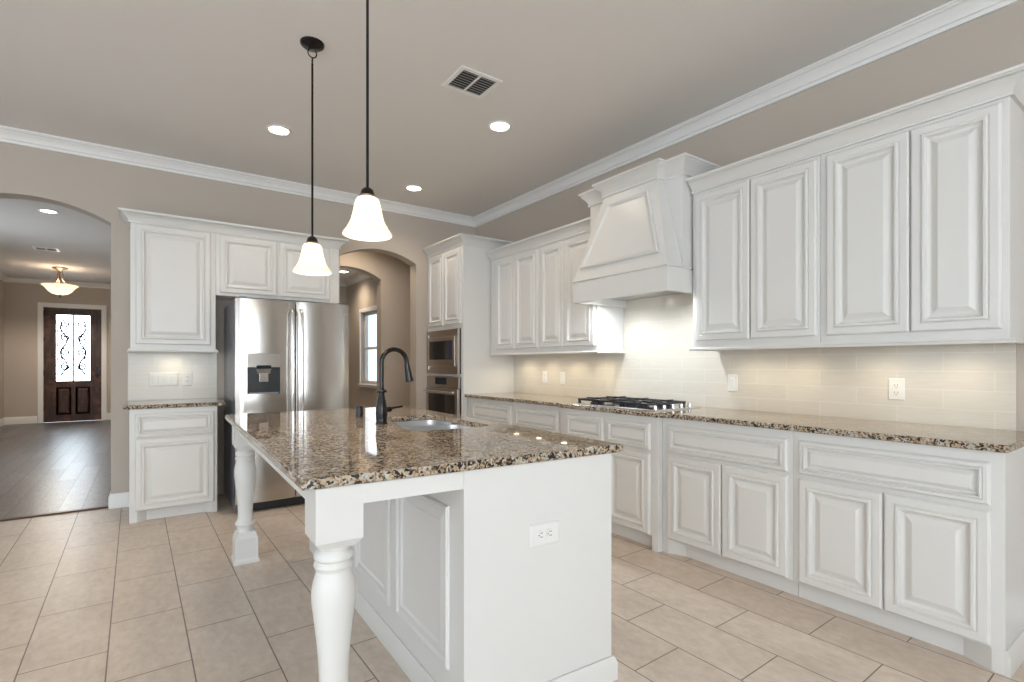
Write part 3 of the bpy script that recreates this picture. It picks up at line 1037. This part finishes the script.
# ------------------------------------------------------------------ refrigerator
fr = thing('refrigerator', 'stainless steel side-by-side refrigerator with dispenser in the back wall alcove', 'refrigerator', (-2.80, -.85, 0))
FW, FZ = .925, 1.772
MB().box(.004, FW - .004, .075, .80, .03, FZ - .012).build('body', 'greyside', fr, bevel=.004)
MB().box(.02, FW - .02, .03, .08, .012, .075).build('kick_grille', 'black', fr)


def fridge_door(x0, x1, name='door'):
    """gently bowed door front"""
    mb = MB()
    n = 14
    pr = []
    for k in range(n + 1):
        u = k / n
        bow = .016 * (1 - (2 * u - 1) ** 2)
        e = .014 * (max(0, 1 - u * 10) ** 2 + max(0, 1 - (1 - u) * 10) ** 2)
        pr.append((x0 + (x1 - x0) * u, -bow + e))
    poly_ = pr + [(x1, .066), (x0, .066)]
    mb.prism(poly_, 'Z', .085, FZ)
    return mb.build(name, 'steel', fr, smooth=True, angle=30)


d1 = fridge_door(0, .461)
d2 = fridge_door(.469, FW)
for dr, xx, sgn in ((d1, .428, -1), (d2, .502, 1)):
    mb = MB()
    pts = [(xx, -.012, 1.70), (xx, -.050, 1.665)] + [(xx, -.055 - .012 * math.sin(PI * k / 10), 1.64 - 1.04 * k / 10) for k in range(11)] + [(xx, -.050, .575), (xx, -.012, .54)]
    mb.tube(pts, .0145, 14)
    mb.build('handle', 'chrome', dr, smooth=True)
dp = (.083, .332, .985, 1.322)
mb = MB()
for a, b, c, d in ((dp[0], dp[1], 1.205, dp[3]),):
    mb.box(a, b, -.024, -.008, c, d)
mb.build('dispenser_panel', 'steel', d1, bevel=.003)
mb = MB()
mb.box(dp[0], dp[0] + .012, -.022, -.008, dp[2], 1.205); mb.box(dp[1] - .012, dp[1], -.022, -.008, dp[2], 1.205)
mb.box(dp[0] + .012, dp[1] - .012, -.022, -.008, dp[2], dp[2] + .05); mb.box(dp[0] + .012, dp[1] - .012, -.0185, -.008, dp[2] + .05, 1.205)
mb.build('dispenser_recess', 'black', d1)
MB().box(.150, .262, -.0245, -.018, 1.192, 1.222).build('dispenser_display', 'display', d1)
mb = MB()
mb.hull([(.158, -.030, 1.155), (.255, -.030, 1.155), (.255, -.018, 1.155), (.158, -.018, 1.155)], [(.150, -.036, 1.192), (.262, -.036, 1.192), (.262, -.018, 1.192), (.150, -.018, 1.192)])
mb.box(.172, .240, -.030, -.019, 1.085, 1.155)
mb.build('dispenser_paddle', 'chrome', d1, bevel=.002)
MB().box(.095, .320, -.034, -.012, dp[2] + .002, dp[2] + .012).build('drip_tray', 'greyside', d1)
MB().box(FW - .075, FW - .025, -.0125, -.004, 1.672, 1.690).build('badge', 'chrome', d2)
for xx in (.03, FW - .09):
    MB().box(xx, xx + .06, .02, .16, FZ - .012, FZ + .018).build('hinge_cover', 'greyside', fr, bevel=.003)
# power of shadow gap: dark gasket between the doors and body
MB().box(.010, FW - .010, .066, .076, .09, FZ - .015).build('gasket', 'black', fr)

# ------------------------------------------------------------------ outlets and switches
def plate(label, loc, rz, gangs, kinds, group, w1=.075, h1=.120):
    wdt = w1 if gangs == 1 else .046 * gangs + .03
    o = thing('wall_outlet' if 'outlet' in kinds else 'light_switch', label, 'outlet' if 'outlet' in kinds else 'switch', loc, rz, group)
    MB().panel((-wdt / 2, 0, -h1 / 2), (1, 0, 0), (0, 0, 1), (0, -1, 0), wdt, h1, [(0, 0), (0, .003), (.004, .006), (.005, .006)]).build('cover_plate', 'plate', o)
    for g_ in range(gangs):
        cx = (g_ - (gangs - 1) / 2) * .046
        if kinds == 'outlet':
            for zz in (.020, -.020):
                MB().lathe([(.0165, -.006), (.0165, -.0085), (.0155, -.009)], (cx, 0, zz), 18, 'Y').build('socket', 'plate', o)
                mb = MB()
                mb.box(cx - .008, cx - .006, -.0096, -.0085, zz - .004, zz + .007)
                mb.box(cx + .006, cx + .008, -.0096, -.0085, zz - .004, zz + .007)
                mb.box(cx - .002, cx + .002, -.0096, -.0085, zz - .011, zz - .007)
                mb.build('slots', 'slot', o)
        else:
            MB().hull([(cx - .016, -.006, -.033), (cx + .016, -.006, -.033), (cx + .016, -.006, .033), (cx - .016, -.006, .033)],
                      [(cx - .015, -.008, -.032), (cx + .015, -.008, -.032), (cx + .015, -.011, .032), (cx - .015, -.011, .032)]).build('rocker', 'trim', o)
    return o


OG = 'outlets and switches on the backsplash'
plate('four-gang white switch plate on the tile left of the refrigerator', (-3.265, -.0085, 1.096), 0, 4, 'switch', OG)
plate('single white outlet beside the four-gang switch plate', (-3.085, -.0085, 1.096), 0, 1, 'outlet', OG)
plate('white outlet on the backsplash nearest the oven cabinet', (-.0085, -1.395, 1.098), FACE_R, 1, 'outlet', OG)
plate('white switch plate on the backsplash left of the cooktop', (-.0085, -1.675, 1.092), FACE_R, 1, 'switch', OG)
plate('white switch plate on the backsplash just right of the cooktop', (-.0085, -3.495, 1.099), FACE_R, 1, 'switch', OG)
plate('white duplex outlet on the backsplash at the right end', (-.0085, -4.468, 1.094), FACE_R, 1, 'outlet', OG)
io = plate('white outlet lying sideways on the white end panel of the island',
           (IP[0] + .818 * math.cos(IR) + .0213 * math.sin(IR), IP[1] + .818 * math.sin(IR) - .0213 * math.cos(IR), .624), IR, 1, 'outlet', None, .078, .128)
io.rotation_euler = (0, PI / 2, IR - .040)

# ------------------------------------------------------------------ pendants
def spot(name, loc, energy, col, size=120, blend=.6, soft=.05):
    d = bpy.data.lights.new(name, 'SPOT')
    d.energy, d.color, d.spot_size, d.spot_blend, d.shadow_soft_size = energy, col, math.radians(size), blend, soft
    o = bpy.data.objects.new(name, d)
    COL.objects.link(o)
    o.location = loc
    return o


def point(name, loc, energy, col, soft=.04):
    d = bpy.data.lights.new(name, 'POINT')
    d.energy, d.color, d.shadow_soft_size = energy, col, soft
    o = bpy.data.objects.new(name, d)
    COL.objects.link(o)
    o.location = loc
    return o


def pendant(x, y, zr, label):
    p = thing('pendant_light', label, 'pendant light', (x, y, zr), 0, 'pendants over the island')
    top = H - zr
    mb = MB()
    mb.lathe([(.066, top), (.064, top - .010), (.052, top - .020), (.022, top - .026), (.010, top - .030)], n=28)
    mb.build('canopy', 'bronze', p, smooth=True)
    mb = MB()
    mb.tube([(.024 * math.cos(2 * PI * k / 18), 0, top - .055 + .026 * math.sin(2 * PI * k / 18)) for k in range(18)], .0035, 8, True)
    mb.tube([(0, .009 * math.cos(2 * PI * k / 14), top - .098 + .018 * math.sin(2 * PI * k / 14)) for k in range(14)], .0028, 8, True)
    mb.build('loop', 'bronze', p, smooth=True)
    MB().tube([(0, 0, top - .115), (0, 0, .205)], .0062, 12).build('rod', 'bronze', p, smooth=True)
    MB().lathe([(.008, .210), (.016, .205), (.026, .196), (.029, .184), (.031, .176), (.036, .172)], n=24).build('socket_cap', 'bronze', p, smooth=True)
    MB().lathe([(.036, .172), (.034, .164), (.034, .158)], n=24).build('socket_collar', 'bronze_light', p, smooth=True)
    prof = [(.034, .166), (.044, .160), (.051, .148), (.056, .125), (.062, .095), (.070, .065), (.079, .046), (.085, .038), (.084, .034), (.093, .024), (.101, .012), (.104, .004), (.101, 0)]
    inner = [(r - .004, z - .001 if z > 0 else .003) for r, z in prof[::-1]]
    MB().lathe(prof + inner, n=36, cap=False).build('glass_shade', 'shade', p, smooth=True, angle=60)
    MB().lathe([(.004, .150), (.014, .145), (.014, .120), (.024, .095), (.026, .075), (.018, .055), (.004, .050)], n=18).build('bulb', 'bulb', p, smooth=True)
    spot('pendant_lamp', (x, y, zr + .02), 7, WARM, 150, .5, .06)
    point('pendant_lamp', (x, y, zr + .045), 2.2, WARM, .012)
    return p


pendant(-2.616, -2.503, 1.752, 'farther bell-shaped white glass pendant on a dark rod, above the faucet')
pendant(-2.607, -3.378, 1.786, 'nearer bell-shaped white glass pendant on a dark rod, above the island front')

# ------------------------------------------------------------------ recessed lights, vents
def downlight(x, y, z, label, energy, r=.075, col=(1.0, .82, .62)):
    o = thing('recessed_light', label, 'ceiling light', (x, y, z), 0, 'recessed ceiling lights')
    MB().lathe([(r + .018, 0), (r + .016, -.006), (r, -.008), (r - .004, -.003), (r - .006, 0)], n=32).build('trim_ring', 'trim', o, smooth=True)
    MB().lathe([(.001, -.0015), (r - .006, -.002)], n=32, cap=False).build('lens', 'bulb', o)
    spot('can_lamp', (x, y, z - .02), energy, col, 140, .8, .06)
    return o


downlight(-2.546, -1.229, H, 'lit recessed ceiling light left of the far pendant rod', 24)
downlight(-1.177, -2.284, H, 'lit recessed ceiling light below the air vent, facing the hood', 26)
downlight(-1.128, -.619, H, 'lit recessed ceiling light nearest the room corner over the oven', 20)
downlight(-4.318, 2.383, HH, 'lit recessed ceiling light in the hall near its arch', 8)
downlight(-.92, 2.40, RH, 'lit recessed light in the room beyond the pantry arch', 30)


def vent(name, label, x0, x1, y0, y1, z, n, split=True):
    v = thing(name, label, 'air vent', ((x0 + x1) / 2, (y0 + y1) / 2, z), 0, None)
    hx, hy = (x1 - x0) / 2, (y1 - y0) / 2
    f = .030
    mb = MB()
    mb.box(-hx, hx, -hy, -hy + f, -.008, -.0005); mb.box(-hx, hx, hy - f, hy, -.008, -.0005)
    mb.box(-hx, -hx + f, -hy + f, hy - f, -.008, -.0005); mb.box(hx - f, hx, -hy + f, hy - f, -.008, -.0005)
    mb.box(-.006, .006, -hy + f, hy - f, -.010, -.002)
    mb.build('frame', 'trim', v, bevel=.002)
    MB().box(-hx + f, hx - f, -hy + f, hy - f, -.0015, -.0005).build('backing', 'darkvent', v)
    span = 2 * hy - 2 * f
    for k in range(n):
        yy = -hy + f + span * (k + .5) / n
        for a, b in ((-hx + f, -.006), (.006, hx - f)):
            MB().hull([(a, yy - .005, -.009), (b, yy - .005, -.009), (b, yy - .003, -.009), (a, yy - .003, -.009)],
                      [(a, yy + .004, -.002), (b, yy + .004, -.002), (b, yy + .006, -.002), (a, yy + .006, -.002)]).build('louver', 'trim', v)
    return v


vent('air_vent', 'white louvered square air vent in the kitchen ceiling', -1.815, -1.512, -2.815, -2.545, H, 8)
vent('air_vent', 'small dark slotted air vent in the hall ceiling', -4.80, -4.50, 4.88, 5.14, HH, 3)

downlight(-1.26, .68, H, 'unseen recessed light added to the pantry passage ceiling to brighten it', 56)  # out of view, added only to lift the dark pantry

# semi-flush bowl light in the hall
sf = thing('bowl_ceiling_light', 'frosted glass bowl light hanging before the front door', 'ceiling light', (-4.69, 6.9, 2.66))
tp = HH - 2.66
MB().lathe([(.12, tp), (.11, tp - .02), (.06, tp - .04), (.02, tp - .07), (.012, tp - .10)], n=28).build('canopy', 'bronze_light', sf, smooth=True)
for k in range(3):
    a = 2 * PI * k / 3 + .4
    ca, sa = math.cos(a), math.sin(a)
    MB().tube([(.02 * ca, .02 * sa, tp - .05), (.05 * ca, .05 * sa, tp - .14), (.03 * ca, .03 * sa, tp - .20), (.10 * ca, .10 * sa, .03), (.20 * ca, .20 * sa, .004)], .009, 8).build('arm', 'bronze_light', sf, smooth=True)
pr = [(.262, .012), (.258, .0), (.235, -.012), (.205, -.045), (.165, -.100), (.115, -.140), (.05, -.158), (.003, -.162)]
MB().lathe(pr + [(r * .97, z + .006) for r, z in pr[::-1]], n=36, cap=False).build('glass_bowl', 'shade', sf, smooth=True, angle=60)
MB().lathe([(.004, -.215), (.012, -.205), (.010, -.185), (.022, -.170), (.022, -.160)], n=16).build('finial', 'bronze_light', sf, smooth=True)
point('bowl_lamp', (-4.69, 6.9, 2.74), 10, WARM, .08)
spot('bowl_lamp', (-4.69, 6.9, 2.43), 85, (1.0, .88, .74), 172, .4, .1)

# ------------------------------------------------------------------ under-cabinet lights
def puck(x, y, z, label, energy=2.6):
    o = thing('under_cabinet_light', label, 'cabinet light', (x, y, z), 0, 'lights under the wall cabinets')
    MB().lathe([(.034, 0), (.034, -.010), (.030, -.012)], n=24).build('housing', 'trim', o, smooth=True)
    MB().lathe([(.001, -.0125), (.029, -.0125)], n=24, cap=False).build('lens', 'led', o)
    spot('puck_lamp', (x, y, z - .02), energy, (1.0, .86, .62), 160, .8, .03)
    return o


for yy, tx in ((-3.68, 'nearest the hood on its right'), (-3.98, 'second right of the hood'), (-4.42, 'third right of the hood'), (-4.76, 'at the far right end')):
    puck(-.19, yy, UZ0, 'round light under the right cabinets, ' + tx)
for yy, tx in ((-1.14, 'nearest the oven cabinet'), (-1.52, 'second from the oven cabinet'), (-1.90, 'second left of the hood'), (-2.28, 'nearest the hood on its left')):
    puck(-.19, yy, UZ0, 'round light under the left cabinets, ' + tx, 4.0)
puck(-3.20, -.14, 1.358, 'round light under the cabinet left of the refrigerator', 2.0)
